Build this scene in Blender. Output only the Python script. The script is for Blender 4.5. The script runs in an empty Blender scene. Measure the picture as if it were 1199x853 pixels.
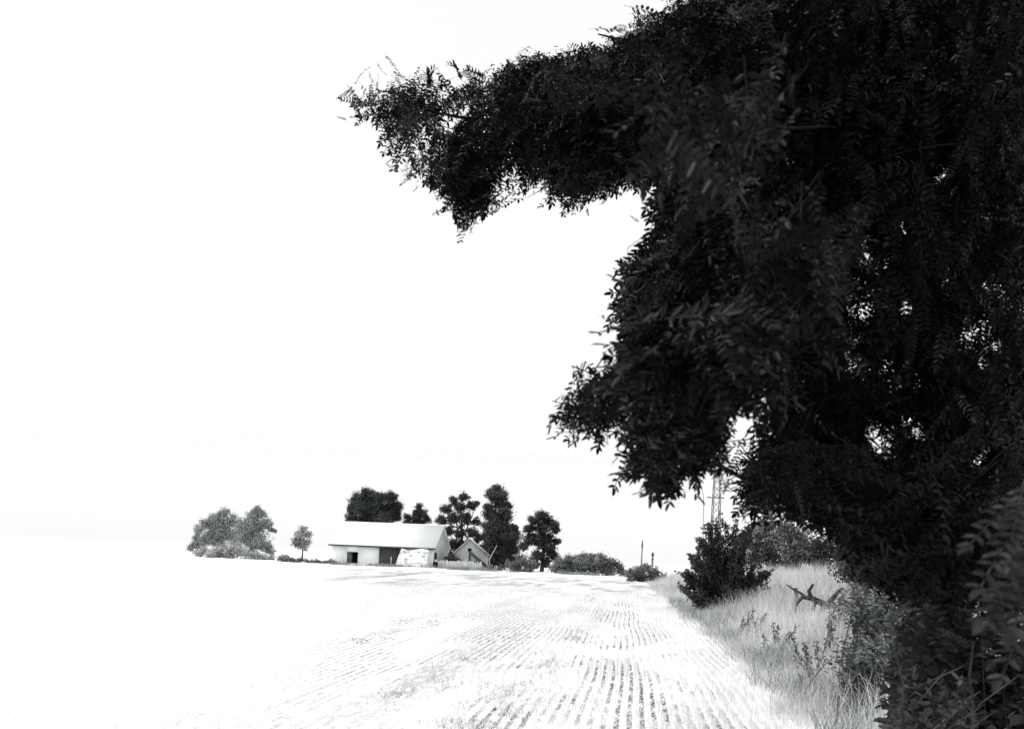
import bpy, math
import numpy as np
from mathutils import Vector, Matrix

rng = np.random.default_rng(7)
sc = bpy.context.scene
COL = sc.collection
PI = math.pi

# ------------------------------------------------------------------ camera model
W0, H0, F = 1199.0, 853.0, 1035.0
EYE = 1.7
PPX, PPY = 599.5, 652.0
ROLL = math.radians(2.5)
CR, SR = math.cos(ROLL), math.sin(ROLL)

def at(u, v, Y):
    """world point seen at photo pixel (u, v) at distance Y"""
    du, dv = u - PPX, v - PPY
    x = du * CR + dv * SR
    y = -du * SR + dv * CR
    return np.array([x / F * Y, Y, EYE - y / F * Y])

def to_px(p):
    p = np.asarray(p)
    Y = np.maximum(p[..., 1], 0.05)
    x = p[..., 0] / Y * F
    y = (EYE - p[..., 2]) / Y * F
    return np.stack([PPX + x * CR - y * SR, PPY + x * SR + y * CR], -1)

cam = bpy.data.cameras.new('camera')
cam.sensor_fit = 'HORIZONTAL'
cam.sensor_width = 36.0
cam.lens = F / W0 * 36.0
cam.shift_y = (PPY - H0 / 2) / W0
cam.clip_start = 0.05
cam.clip_end = 8000
cam.dof.use_dof = True
cam.dof.focus_distance = 14.0
cam.dof.aperture_fstop = 4.0
co = bpy.data.objects.new('camera', cam)
COL.objects.link(co)
co.matrix_world = Matrix.Translation((0, 0, EYE)) @ Matrix.Rotation(PI / 2, 4, 'X') @ Matrix.Rotation(ROLL, 4, 'Z')
# the shifted frame turns with the camera; the principal point stays at (PPX, PPY)
sc.camera = co

# ------------------------------------------------------------------ light
SUN_EL = math.radians(52)
SUN_AZ = math.radians(-100)          # from +Y, clockwise positive; from the left
S = Vector((math.sin(SUN_AZ) * math.cos(SUN_EL), math.cos(SUN_AZ) * math.cos(SUN_EL), math.sin(SUN_EL)))
sl = bpy.data.lights.new('sun', 'SUN')
sl.energy = 2.8
sl.angle = math.radians(0.5)
sl.color = (1.0, 0.995, 0.985)
so = bpy.data.objects.new('sun', sl)
so.rotation_euler = S.to_track_quat('Z', 'Y').to_euler()
so.location = (-40, 0, 60)
COL.objects.link(so)

w = bpy.data.worlds.new('World')
sc.world = w
w.use_nodes = True
nt = w.node_tree
nt.nodes.clear()
sky = nt.nodes.new('ShaderNodeTexSky')
sky.sky_type = 'NISHITA'
sky.sun_disc = False
sky.sun_elevation = SUN_EL
sky.sun_rotation = SUN_AZ
sky.dust_density = 1.0
sky.air_density = 1.0
bw = nt.nodes.new('ShaderNodeSeparateColor')  # old black and white film records the sky by its blue light
haze = nt.nodes.new('ShaderNodeMix'); haze.data_type = 'FLOAT'       # bright summer haze veils the blue
haze.inputs[0].default_value = 0.86
haze.inputs[3].default_value = 6.25
tint = nt.nodes.new('ShaderNodeMix'); tint.data_type = 'RGBA'; tint.blend_type = 'MULTIPLY'
tint.inputs['Factor'].default_value = 1.0
tint.inputs[7].default_value = (0.985, 0.985, 1.0, 1)
bg = nt.nodes.new('ShaderNodeBackground')
bg.inputs['Strength'].default_value = 0.15
out = nt.nodes.new('ShaderNodeOutputWorld')
nt.links.new(sky.outputs[0], bw.inputs[0])
nt.links.new(bw.outputs[2], haze.inputs[2])
nt.links.new(haze.outputs[0], tint.inputs[6])
nt.links.new(tint.outputs[2], bg.inputs['Color'])
nt.links.new(bg.outputs[0], out.inputs['Surface'])

vs = sc.view_settings
vs.view_transform = 'Standard'
vs.look = 'None'
vs.exposure = 0.2
vs.gamma = 1.0
vs.use_curve_mapping = False
sc.cycles.max_bounces = 6
sc.cycles.diffuse_bounces = 3
sc.cycles.transparent_max_bounces = 8

# ------------------------------------------------------------------ mesh tools
class MB:
    def __init__(self):
        self.v, self.f, self.n = [], [], 0
    def add(self, v, f):
        v = np.asarray(v, float).reshape(-1, 3)
        self.v.append(v)
        self.f.append(np.asarray(f, np.int64).reshape(-1, 4) + self.n)
        self.n += len(v)
    def box(self, c, s, R=None):
        c, s = np.asarray(c, float), np.asarray(s, float) / 2
        q = np.array([[x, y, z] for z in (-1, 1) for y in (-1, 1) for x in (-1, 1)], float) * s
        if R is not None: q = q @ np.asarray(R).T
        self.add(q + c, [[0, 2, 3, 1], [4, 5, 7, 6], [0, 1, 5, 4], [2, 6, 7, 3], [0, 4, 6, 2], [1, 3, 7, 5]])
    def prism(self, poly, axis_vec):
        """poly: k points (k even) in order, extruded along axis_vec; capped with quads fanned from the ends"""
        p = np.asarray(poly, float); k = len(p); a = np.asarray(axis_vec, float)
        v = np.vstack([p, p + a])
        f = [[i, (i + 1) % k, (i + 1) % k + k, i + k] for i in range(k)]
        for i in range(0, k - 2, 2):
            f.append([0, (i + 3) % k if i + 3 < k else 0, i + 2, i + 1] if i + 3 < k else [0, i + 2, i + 1, i + 1])
        lo, hi = 1, k - 1
        f = f[:k]
        i, j = 0, k - 1
        while j - i >= 3:
            f.append([i, j, j - 1, i + 1]); f.append([i + k, i + 1 + k, j - 1 + k, j + k])
            i += 1; j -= 1
        self.add(v, f)
    def tube(self, pts, radii, sides=6):
        pts = np.asarray(pts, float); n = len(pts)
        radii = np.broadcast_to(np.asarray(radii, float), (n,))
        t = np.gradient(pts, axis=0); t /= np.linalg.norm(t, axis=1)[:, None] + 1e-9
        ref = np.array([0.31, 0.17, 0.93]) if abs(t[:, 2]).mean() < .8 else np.array([0.95, 0.2, 0.1])
        a = np.cross(t, ref); a /= np.linalg.norm(a, axis=1)[:, None] + 1e-9
        b = np.cross(t, a)
        th = np.linspace(0, 2 * PI, sides, endpoint=False)
        ring = (a[:, None] * np.cos(th)[None, :, None] + b[:, None] * np.sin(th)[None, :, None]) * radii[:, None, None]
        v = (pts[:, None] + ring).reshape(-1, 3)
        i = np.arange(n - 1)[:, None] * sides; k = np.arange(sides)[None]; k2 = (k + 1) % sides
        f = np.stack([i + k, i + k2, i + sides + k2, i + sides + k], -1).reshape(-1, 4)
        self.add(v, f)
        if sides == 6:
            e = (n - 1) * sides + self.n - len(v)
            self.f.append(np.array([[e, e + 1, e + 2, e + 3], [e, e + 3, e + 4, e + 5]]))
    def build(self, name, mat, parent=None, smooth=False):
        v = np.concatenate(self.v); f = np.concatenate(self.f)
        me = bpy.data.meshes.new(name)
        me.vertices.add(len(v)); me.vertices.foreach_set('co', v.astype(np.float32).ravel())
        me.loops.add(f.size); me.loops.foreach_set('vertex_index', f.astype(np.int32).ravel())
        me.polygons.add(len(f)); me.polygons.foreach_set('loop_start', (np.arange(len(f)) * 4).astype(np.int32))
        if smooth: me.polygons.foreach_set('use_smooth', np.ones(len(f), bool))
        me.update(calc_edges=True)
        if mat: me.materials.append(mat)
        o = bpy.data.objects.new(name, me)
        COL.objects.link(o)
        if parent is not None:
            o.parent = parent
            o.matrix_parent_inverse = Matrix.Translation(-Vector(parent.location))
        return o

def tag(o, label=None, cat=None, group=None, kind=None):
    if label: o['label'] = label
    if cat: o['category'] = cat
    if group: o['group'] = group
    if kind: o['kind'] = kind
    return o

def thing(name, loc, label, cat, group=None):
    o = bpy.data.objects.new(name, None)
    o.empty_display_size = 0.3
    COL.objects.link(o)
    o.location = Vector([float(c) for c in loc])
    return tag(o, label, cat, group)

def unit(a):
    return a / (np.linalg.norm(a, axis=-1, keepdims=True) + 1e-9)

def frames(d, n):
    x = unit(d); y = unit(np.cross(n, x)); z = np.cross(x, y)
    return np.stack([x, y, z], -1)            # columns

def stamp(mb, tv, tf, pos, R, scale):
    """copies of template (tv, tf) at pos with rotations R and scale"""
    pos = np.asarray(pos); N = len(pos)
    if N == 0: return
    sv = np.asarray(scale, float)
    if sv.ndim == 1: sv = sv[:, None, None]
    else: sv = sv[:, None, :]
    v = np.einsum('nij,nkj->nki', R, tv[None] * sv) + pos[:, None]
    f = tf[None] + (np.arange(N) * len(tv))[:, None, None]
    mb.add(v.reshape(-1, 3), f.reshape(-1, 4))

def in_poly(p, poly):
    poly = np.asarray(poly, float)
    x, y = p[:, 0], p[:, 1]; r = np.zeros(len(p), bool)
    j = len(poly) - 1
    for i in range(len(poly)):
        xi, yi = poly[i]; xj, yj = poly[j]
        c = ((yi > y) != (yj > y)) & (x < (xj - xi) * (y - yi) / (yj - yi + 1e-12) + xi)
        r ^= c; j = i
    return r

_lat = rng.random((64, 64, 64))
def noise3(p, s):
    q = np.asarray(p) / s
    i = np.floor(q).astype(int); f = q - i; f = f * f * (3 - 2 * f)
    r = 0
    for dx in (0, 1):
        for dy in (0, 1):
            for dz in (0, 1):
                wgt = (f[..., 0] if dx else 1 - f[..., 0]) * (f[..., 1] if dy else 1 - f[..., 1]) * (f[..., 2] if dz else 1 - f[..., 2])
                r = r + wgt * _lat[(i[..., 0] + dx) % 64, (i[..., 1] + dy) % 64, (i[..., 2] + dz) % 64]
    return r

def sstep(a, b, x):
    t = np.clip((np.asarray(x, float) - a) / (b - a), 0, 1)
    return t * t * (3 - 2 * t)

# ------------------------------------------------------------------ terrain
SLOPE = 0.125
def edge_x(y): return 2.2 + SLOPE * y
def ground_z(x, y):
    x = np.asarray(x, float); y = np.asarray(y, float)
    d = x - edge_x(y)
    fade = 1 - sstep(60, 110, y)
    bank = 1.15 * sstep(0.3, 6.5, d) * fade
    p = np.stack([x, y, x * 0], -1)
    lump = (noise3(p, 3.1) - .5) * .10 * sstep(0, 2, d) * fade + (noise3(p, 9.0) - .5) * .10 * (1 - sstep(150, 300, np.abs(y)))
    return bank + lump

# ------------------------------------------------------------------ materials (black and white: neutral tones)
def newmat(name):
    m = bpy.data.materials.new(name); m.use_nodes = True
    t = m.node_tree; t.nodes.clear()
    o = t.nodes.new('ShaderNodeOutputMaterial'); p = t.nodes.new('ShaderNodeBsdfPrincipled')
    t.links.new(p.outputs[0], o.inputs['Surface'])
    return m, t, p, o

def tone(g, cool=0.02):
    return (g * (1 - cool), g * (1 + cool * .3), g * (1 + cool * .3), 1)

def node(t, typ, **kw):
    n = t.nodes.new(typ)
    for k, v in kw.items(): setattr(n, k, v)
    return n

def mathn(t, op, a, b=None, c=None, clamp=False):
    n = t.nodes.new('ShaderNodeMath'); n.operation = op; n.use_clamp = clamp
    for i, q in enumerate((a, b, c)):
        if q is None: continue
        if isinstance(q, (int, float)): n.inputs[i].default_value = q
        else: t.links.new(q, n.inputs[i])
    return n.outputs[0]

def smooth(t, a, b, x):
    n = t.nodes.new('ShaderNodeMapRange'); n.interpolation_type = 'SMOOTHSTEP'
    n.inputs['From Min'].default_value = a; n.inputs['From Max'].default_value = b
    t.links.new(x, n.inputs['Value'])
    return n.outputs[0]

def foliage(name, lo, hi, transl=0.15, rough=.55, spec=.25, cool=.06, nscale=None):
    m, t, p, o = newmat(name)
    geo = node(t, 'ShaderNodeNewGeometry')
    mix = node(t, 'ShaderNodeMix', data_type='RGBA')
    mix.inputs[6].default_value = tone(lo, cool); mix.inputs[7].default_value = tone(hi, cool)
    fac = geo.outputs['Random Per Island']
    if nscale:
        tc = node(t, 'ShaderNodeTexCoord'); nz = node(t, 'ShaderNodeTexNoise')
        nz.inputs['Scale'].default_value = nscale; nz.inputs['Detail'].default_value = 3
        t.links.new(tc.outputs['Object'], nz.inputs['Vector'])
        fac = mathn(t, 'ADD', mathn(t, 'MULTIPLY', fac, .5), smooth(t, .35, .7, nz.outputs[0]))
        fac = mathn(t, 'MULTIPLY', fac, .67)
    t.links.new(fac, mix.inputs[0])
    p.inputs['Roughness'].default_value = rough
    p.inputs['Specular IOR Level'].default_value = spec
    t.links.new(mix.outputs[2], p.inputs['Base Color'])
    if transl > 0:
        tr = node(t, 'ShaderNodeBsdfTranslucent'); ms = node(t, 'ShaderNodeMixShader')
        ms.inputs[0].default_value = transl
        t.links.new(mix.outputs[2], tr.inputs[0])
        t.links.new(p.outputs[0], ms.inputs[1]); t.links.new(tr.outputs[0], ms.inputs[2])
        t.links.new(ms.outputs[0], o.inputs['Surface'])
    return m

def surface(name, lo, hi, scale=(1, 1, 1), rough=.8, spec=.2, detail=5, bump=0.0, a=.35, b=.65, cool=.02):
    m, t, p, o = newmat(name)
    tc = node(t, 'ShaderNodeTexCoord'); mp = node(t, 'ShaderNodeMapping'); mp.inputs['Scale'].default_value = scale
    nz = node(t, 'ShaderNodeTexNoise'); nz.inputs['Scale'].default_value = 1.0; nz.inputs['Detail'].default_value = detail
    t.links.new(tc.outputs['Object'], mp.inputs[0]); t.links.new(mp.outputs[0], nz.inputs['Vector'])
    mix = node(t, 'ShaderNodeMix', data_type='RGBA')
    mix.inputs[6].default_value = tone(lo, cool); mix.inputs[7].default_value = tone(hi, cool)
    t.links.new(smooth(t, a, b, nz.outputs[0]), mix.inputs[0])
    t.links.new(mix.outputs[2], p.inputs['Base Color'])
    p.inputs['Roughness'].default_value = rough; p.inputs['Specular IOR Level'].default_value = spec
    if bump:
        bn = node(t, 'ShaderNodeBump'); bn.inputs['Strength'].default_value = bump; bn.inputs['Distance'].default_value = .02
        t.links.new(nz.outputs[0], bn.inputs['Height']); t.links.new(bn.outputs[0], p.inputs['Normal'])
    return m

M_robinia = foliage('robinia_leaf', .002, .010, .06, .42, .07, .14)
M_robinia_lit = foliage('lit_robinia_leaf', .009, .030, .2, .5, .25, .06)  # paler copy of the robinia leaf, sunlight on the shoots painted in
M_bark = surface('bark', .02, .06, (14, 14, 3), .9, .1, bump=.5)
M_bark_far = surface('grey_bark', .04, .09, (6, 6, 1), .9, .1)
M_tree_dark = foliage('dark_tree_leaf', .022, .075, .08, .6, .15, .08, .35)
M_tree_grey = foliage('flare_pale_leaf', .18, .42, .2, .6, .2, .04, .4)  # left trees lightened: lens flare and overexposure put into the leaf colour
M_scrub_pale = foliage('pale_scrub_leaf', .30, .62, .2, .7, .15, .02, .5)
M_hedge = foliage('hedge_leaf', .07, .22, .15, .6, .2, .04, .6)
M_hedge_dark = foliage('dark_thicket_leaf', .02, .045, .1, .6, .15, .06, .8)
M_bush = foliage('hawthorn_leaf', .022, .07, .1, .5, .2, .07, 1.2)
M_under = foliage('undergrowth_leaf', .04, .14, .12, .55, .2, .06, 2.0)
M_briar = foliage('briar_leaf', .07, .20, .15, .5, .25, .03)
M_grass = foliage('dry_grass', .44, .90, .25, .8, .1, .01, .8)
M_grass_green = foliage('green_grass', .14, .34, .25, .7, .15, .05)
M_weeds = foliage('weed_leaf', .08, .22, .2, .7, .15, .03)
M_straw = foliage('straw', .70, .90, .40, .7, .2, .0)
M_twig = surface('twig_bark', .008, .02, (20, 20, 20), .9, .02)
M_dead = surface('dead_wood', .03, .08, (9, 9, 9), .9, .1, bump=.4)
M_iron = surface('galvanised_steel', .14, .24, (3, 3, 3), .6, .4)
M_pole = surface('weathered_pole', .07, .14, (5, 5, 1), .9, .1)
M_white = surface('whitewash', .84, .90, (.5, .5, 1.3), .9, .1, a=.3, b=.7)
M_roof = surface('pale_roof_sheet', .74, .80, (.4, .4, .4), .6, .3)
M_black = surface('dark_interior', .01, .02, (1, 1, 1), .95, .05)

def planks(name, lo, hi, gap, wdt=.16, axis=0):
    m, t, p, o = newmat(name)
    tc = node(t, 'ShaderNodeTexCoord'); sp = node(t, 'ShaderNodeSeparateXYZ')
    t.links.new(tc.outputs['Object'], sp.inputs[0])
    q = mathn(t, 'DIVIDE', sp.outputs[axis], wdt)
    cell = mathn(t, 'FLOOR', q); fr = mathn(t, 'FRACT', q)
    wn = node(t, 'ShaderNodeTexWhiteNoise', noise_dimensions='1D'); t.links.new(cell, wn.inputs['W'])
    mp = node(t, 'ShaderNodeMapping'); mp.inputs['Scale'].default_value = (6, 6, .8)
    t.links.new(tc.outputs['Object'], mp.inputs[0])
    nz = node(t, 'ShaderNodeTexNoise'); nz.inputs['Scale'].default_value = 1.0; nz.inputs['Detail'].default_value = 4
    t.links.new(mp.outputs[0], nz.inputs['Vector'])
    fac = mathn(t, 'ADD', mathn(t, 'MULTIPLY', wn.outputs['Value'], .5), mathn(t, 'MULTIPLY', nz.outputs[0], .5), clamp=True)
    mix = node(t, 'ShaderNodeMix', data_type='RGBA'); mix.inputs[6].default_value = tone(lo); mix.inputs[7].default_value = tone(hi)
    t.links.new(fac, mix.inputs[0])
    g = mathn(t, 'LESS_THAN', mathn(t, 'ABSOLUTE', mathn(t, 'SUBTRACT', fr, .5)), .44)
    mx2 = node(t, 'ShaderNodeMix', data_type='RGBA'); mx2.inputs[6].default_value = tone(gap)
    t.links.new(g, mx2.inputs[0]); t.links.new(mix.outputs[2], mx2.inputs[7])
    t.links.new(mx2.outputs[2], p.inputs['Base Color'])
    p.inputs['Roughness'].default_value = .85; p.inputs['Specular IOR Level'].default_value = .15
    return m

M_plank_grey = planks('weathered_planks', .52, .72, .34)
M_plank_dark = planks('dark_planks', .035, .075, .015, .14)
M_plank_pale = planks('pale_fence_boards', .36, .66, .20, .15)

ROWS = .135                        # metres between drilled rows
# field: rows of stubble, pale straw with darker soil showing in patches
def field_material():
    m, t, p, o = newmat('stubble_field')
    tc = node(t, 'ShaderNodeTexCoord'); sp = node(t, 'ShaderNodeSeparateXYZ')
    t.links.new(tc.outputs['Object'], sp.inputs[0])
    X, Y = sp.outputs[0], sp.outputs[1]
    s = mathn(t, 'SUBTRACT', X, mathn(t, 'MULTIPLY', Y, SLOPE))        # across the drilled rows
    cb = node(t, 'ShaderNodeCombineXYZ'); t.links.new(s, cb.inputs[0]); t.links.new(Y, cb.inputs[1])
    def nz(scale, detail=3, rough=.6):
        mp = node(t, 'ShaderNodeMapping'); mp.inputs['Scale'].default_value = scale
        t.links.new(cb.outputs[0], mp.inputs[0])
        n = node(t, 'ShaderNodeTexNoise'); n.inputs['Scale'].default_value = 1.0; n.inputs['Detail'].default_value = detail
        n.inputs['Roughness'].default_value = rough
        t.links.new(mp.outputs[0], n.inputs['Vector']); return n.outputs[0]
    wob = mathn(t, 'ADD', mathn(t, 'MULTIPLY', mathn(t, 'SINE', mathn(t, 'ADD', mathn(t, 'MULTIPLY', Y, .31), mathn(t, 'MULTIPLY', s, .7))), .028),
                mathn(t, 'MULTIPLY', mathn(t, 'SINE', mathn(t, 'MULTIPLY', Y, .83)), .018))
    ph = mathn(t, 'MULTIPLY', mathn(t, 'ADD', s, wob), 2 * PI / ROWS)
    gap = smooth(t, -.2, .75, mathn(t, 'SINE', ph))                      # 1 = between rows
    patch = smooth(t, .40, .56, nz((.5, .13, 1), 4, .65))               # where soil shows
    fine = smooth(t, .36, .54, nz((14, 2.4, 1), 4, .72))
    strip = smooth(t, .54, .70, nz((.30, .030, 1), 4, .6))
    wz = smooth(t, -2.6, 2.2, mathn(t, 'ADD', X, mathn(t, 'MULTIPLY', Y, .21)))   # overexposure put into the colour: row gaps fade out towards the left
    mask = mathn(t, 'MULTIPLY', mathn(t, 'MULTIPLY', gap, patch), fine)
    mask = mathn(t, 'MAXIMUM', mask, mathn(t, 'MULTIPLY', mathn(t, 'MULTIPLY', strip, fine), .75))
    # three strips where weeds and bare soil run along the field
    s2 = mathn(t, 'ADD', mathn(t, 'SUBTRACT', X, mathn(t, 'MULTIPLY', Y, .165)), mathn(t, 'MULTIPLY', mathn(t, 'SUBTRACT', nz((.5, .12, 1)), .5), 1.4))
    weed = smooth(t, .44, .62, nz((2.2, .45, 1), 4, .7))
    for c_, w_ in ((-5.6, .6), (-3.0, .5), (-1.75, .45)):
        b_ = smooth(t, w_, w_ * .2, mathn(t, 'ABSOLUTE', mathn(t, 'SUBTRACT', s2, c_)))
        mask = mathn(t, 'MAXIMUM', mask, mathn(t, 'MULTIPLY', mathn(t, 'MULTIPLY', b_, weed), mathn(t, 'MULTIPLY', fine, .6)))
    farz = mathn(t, 'MULTIPLY', smooth(t, 34, 52, Y), smooth(t, 100, 72, Y))
    mask = mathn(t, 'MAXIMUM', mask, mathn(t, 'MULTIPLY', mathn(t, 'MULTIPLY', farz, smooth(t, .40, .62, nz((.5, .09, 1), 5, .7))), .62))
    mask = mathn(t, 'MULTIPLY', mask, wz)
    straw = node(t, 'ShaderNodeMix', data_type='RGBA')
    straw.inputs[6].default_value = tone(.72, 0); straw.inputs[7].default_value = tone(.86, 0)
    t.links.new(nz((30, 9, 1), 4, .7), straw.inputs[0])
    mix = node(t, 'ShaderNodeMix', data_type='RGBA')
    t.links.new(mask, mix.inputs[0]); t.links.new(straw.outputs[2], mix.inputs[6]); mix.inputs[7].default_value = tone(.06, .04)
    # verge soil right of the field edge
    d = mathn(t, 'SUBTRACT', mathn(t, 'ADD', s, mathn(t, 'MULTIPLY', nz((1.5, .8, 1)), .6)), 2.5)
    near = smooth(t, 120, 90, Y)
    vm = mathn(t, 'MULTIPLY', smooth(t, -.1, .25, d), near)
    mix2 = node(t, 'ShaderNodeMix', data_type='RGBA')
    t.links.new(vm, mix2.inputs[0]); t.links.new(mix.outputs[2], mix2.inputs[6])
    vs_ = node(t, 'ShaderNodeMix', data_type='RGBA'); vs_.inputs[6].default_value = tone(.14); vs_.inputs[7].default_value = tone(.36)
    t.links.new(nz((2, 2, 1), 5, .7), vs_.inputs[0]); t.links.new(vs_.outputs[2], mix2.inputs[7])
    t.links.new(mix2.outputs[2], p.inputs['Base Color'])
    p.inputs['Roughness'].default_value = .9; p.inputs['Specular IOR Level'].default_value = .1
    return m

def graded(lo, hi, fine_lo, fine_hi, step, grow=1.12):
    mid = list(np.arange(fine_lo, fine_hi + step / 2, step))
    a, st = mid[-1], step
    while a < hi: st *= grow; a += st; mid.append(a)
    a, st = mid[0], step; left = []
    while a > lo: st *= grow; a -= st; left.append(a)
    return np.array(left[::-1] + mid)
gx = graded(-4000, 4000, -8, 20, .5, 1.15)
gy = graded(-200, 6000, -4, 60, .6, 1.12)
GX, GY = np.meshgrid(gx, gy)
GZ = ground_z(GX, GY)
mb = MB()
nx = len(gx)
ii = np.arange(len(gy) - 1)[:, None] * nx; jj = np.arange(nx - 1)[None]
mb.add(np.stack([GX, GY, GZ], -1), np.stack([ii + jj, ii + jj + 1, ii + nx + jj + 1, ii + nx + jj], -1))
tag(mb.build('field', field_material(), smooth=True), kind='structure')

# ------------------------------------------------------------------ blades (stubble, grass)
def blades(mb, pos, h, wd, lean, segs=3, az=None):
    """curved tapering blades; pos (N,3), h, wd (N), lean (N) horizontal reach as a share of h"""
    N = len(pos)
    if az is None: az = rng.uniform(0, 2 * PI, N)
    fa = rng.uniform(0, 2 * PI, N)
    side = np.stack([np.cos(fa), np.sin(fa), 0 * fa], -1)
    dirv = np.stack([np.cos(az), np.sin(az), 0 * az], -1)
    k = np.linspace(0, 1, segs + 1)
    c = pos[:, None] + dirv[:, None] * (h * lean)[:, None, None] * (k ** 1.8)[None, :, None]
    c[..., 2] += h[:, None] * (k - .25 * np.minimum(lean, 1.2)[:, None] * k ** 2.2)
    ww = wd[:, None] * (1 - .85 * k)[None] / 2
    v = np.stack([c - side[:, None] * ww[..., None], c + side[:, None] * ww[..., None]], 2)   # N, segs+1, 2, 3
    base = (np.arange(N) * 2 * (segs + 1))[:, None]
    s2 = (np.arange(segs) * 2)[None]
    f = np.stack([base + s2, base + s2 + 1, base + s2 + 3, base + s2 + 2], -1)
    mb.add(v.reshape(-1, 3), f.reshape(-1, 4))

# stubble standing in the drilled rows
mb = MB()
n = 420000
Yv = 7.5 * (46 / 7.5) ** rng.random(n)                     # density falls with distance
row = rng.integers(-150, 18, n)
rv_ = (row + .75) * ROWS
sv = rv_ - .028 * np.sin(.31 * Yv + .7 * rv_) - .018 * np.sin(.83 * Yv) + rng.normal(0, .016, n)
X = sv + SLOPE * Yv
den = noise3(np.stack([sv * 1.3, Yv * .35, 0 * sv], -1), 1.0)
gate = .04 + .96 * sstep(0, 7, X + .21 * Yv)  # stubble thinned leftward, shaping in the same overexposure
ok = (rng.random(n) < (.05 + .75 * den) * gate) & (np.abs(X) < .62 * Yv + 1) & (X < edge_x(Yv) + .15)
X, Yk = X[ok], Yv[ok]; m_ = len(X)
h = rng.uniform(.06, .17, m_) * (1 + Yk * .004)
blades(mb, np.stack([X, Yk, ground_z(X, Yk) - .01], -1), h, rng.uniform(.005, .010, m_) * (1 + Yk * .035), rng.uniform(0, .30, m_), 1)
# (strips of low weeds are added further down)
# straw lying flat on the soil
n = 60000
Yl = 7.5 * (35 / 7.5) ** rng.random(n)
Xl = rng.uniform(-1, 1, n) * (.62 * Yl) ; ok = Xl < edge_x(Yl) + .4
Xl, Yl = Xl[ok], Yl[ok]; m_ = len(Xl)
blades(mb, np.stack([Xl, Yl, ground_z(Xl, Yl) + .012], -1), np.full(m_, .05), rng.uniform(.006, .012, m_) * (1 + Yl * .03), rng.uniform(2, 5, m_), 1)
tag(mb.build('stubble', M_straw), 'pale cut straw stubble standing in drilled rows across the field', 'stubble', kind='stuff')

# tall dry grass on the verge and bank
def verge_points(n, y0, y1, dmax, power=1.0):
    Y = y0 * (y1 / y0) ** rng.random(n)
    d = rng.random(n) ** power * dmax
    X = edge_x(Y) + d - .1 + (noise3(np.stack([d * 0, Y, d * 0], -1), 1.3) - .5) * .7
    return X, Y, d
mb = MB()
X, Y, d = verge_points(230000, 7.0, 75, 12)
p = np.stack([X, Y, 0 * X], -1)
clump = noise3(p, .8); clump2 = noise3(p + 7, 2.6)
ok = (rng.random(len(X)) < .2 + 1.1 * clump) & (X < .70 * Y)
X, Y, d, clump, clump2 = X[ok], Y[ok], d[ok], clump[ok], clump2[ok]
bq = at(962, 712, 24.0)
h = (.35 + .65 * sstep(1.2, 2.6, np.hypot(X - bq[0], (Y - bq[1] + 1.5) * .6))) * (.22 + .55 * sstep(0, 2.2, d)) * (.45 + 1.1 * clump2) * rng.uniform(.5, 1.3, len(X))
blades(mb, np.stack([X, Y, ground_z(X, Y) - .02], -1), h, rng.uniform(.004, .009, len(X)) * (1 + Y * .045), rng.uniform(.05, .8, len(X)), 3)
tag(mb.build('dry_grass', M_grass), 'tall bleached dry grass on the bank beside the field', 'grass', kind='stuff')

mb = MB()
X, Y, d = verge_points(70000, 5.0, 40, 9)
ok = (noise3(np.stack([X, Y, 0 * X + 3], -1), 1.5) > .5) & (X < .72 * Y)
X, Y, d = X[ok], Y[ok], d[ok]
blades(mb, np.stack([X, Y, ground_z(X, Y) - .02], -1), rng.uniform(.15, .5, len(X)), rng.uniform(.005, .011, len(X)) * (1 + Y * .04), rng.uniform(.2, 1.0, len(X)), 3)
# weeds growing in strips through the stubble
n = 26000
Y = 8.5 * (40 / 8.5) ** rng.random(n)
sc_ = rng.choice([-5.6, -3.0, -1.75], n); X = sc_ + rng.normal(0, .3, n) + .165 * Y
ok = (noise3(np.stack([X * 1.2, Y * .6, 0 * X + 5], -1), .3) > .62) & (X + .23 * Y > .9) & (rng.random(n) < .6)
X, Y = X[ok], Y[ok]
blades(mb, np.stack([X, Y, ground_z(X, Y) - .01], -1), rng.uniform(.02, .08, len(X)), rng.uniform(.006, .012, len(X)) * (1 + Y * .03), rng.uniform(.2, 1.2, len(X)), 2)
# far weeds at the foot of the buildings and along the field end
n = 9000
u = rng.uniform(330, 800, n); Yw = rng.uniform(98, 106, n)
Xw = np.array([at(a, 652, b)[0] for a, b in zip(u, Yw)])
ok = noise3(np.stack([Xw, Yw * .5, 0 * Xw], -1), 2.2) > .55
Xw, Yw = Xw[ok], Yw[ok]
blades(mb, np.stack([Xw, Yw, ground_z(Xw, Yw)], -1), rng.uniform(.1, .45, len(Xw)), rng.uniform(.04, .09, len(Xw)), rng.uniform(0, .5, len(Xw)), 2)
tag(mb.build('green_weeds', M_grass_green), 'short darker weeds and green grass growing through the dry grass', 'weeds', kind='stuff')

# ------------------------------------------------------------------ leaf-cloud trees and shrubs
DIA = np.array([[0, 0, 0], [.5, .36, .06], [1, 0, 0], [.5, -.36, .06]], float)
DIAF = np.array([[0, 1, 2, 3]])
def rand_dirs(n):
    return unit(rng.normal(size=(n, 3)))

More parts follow.
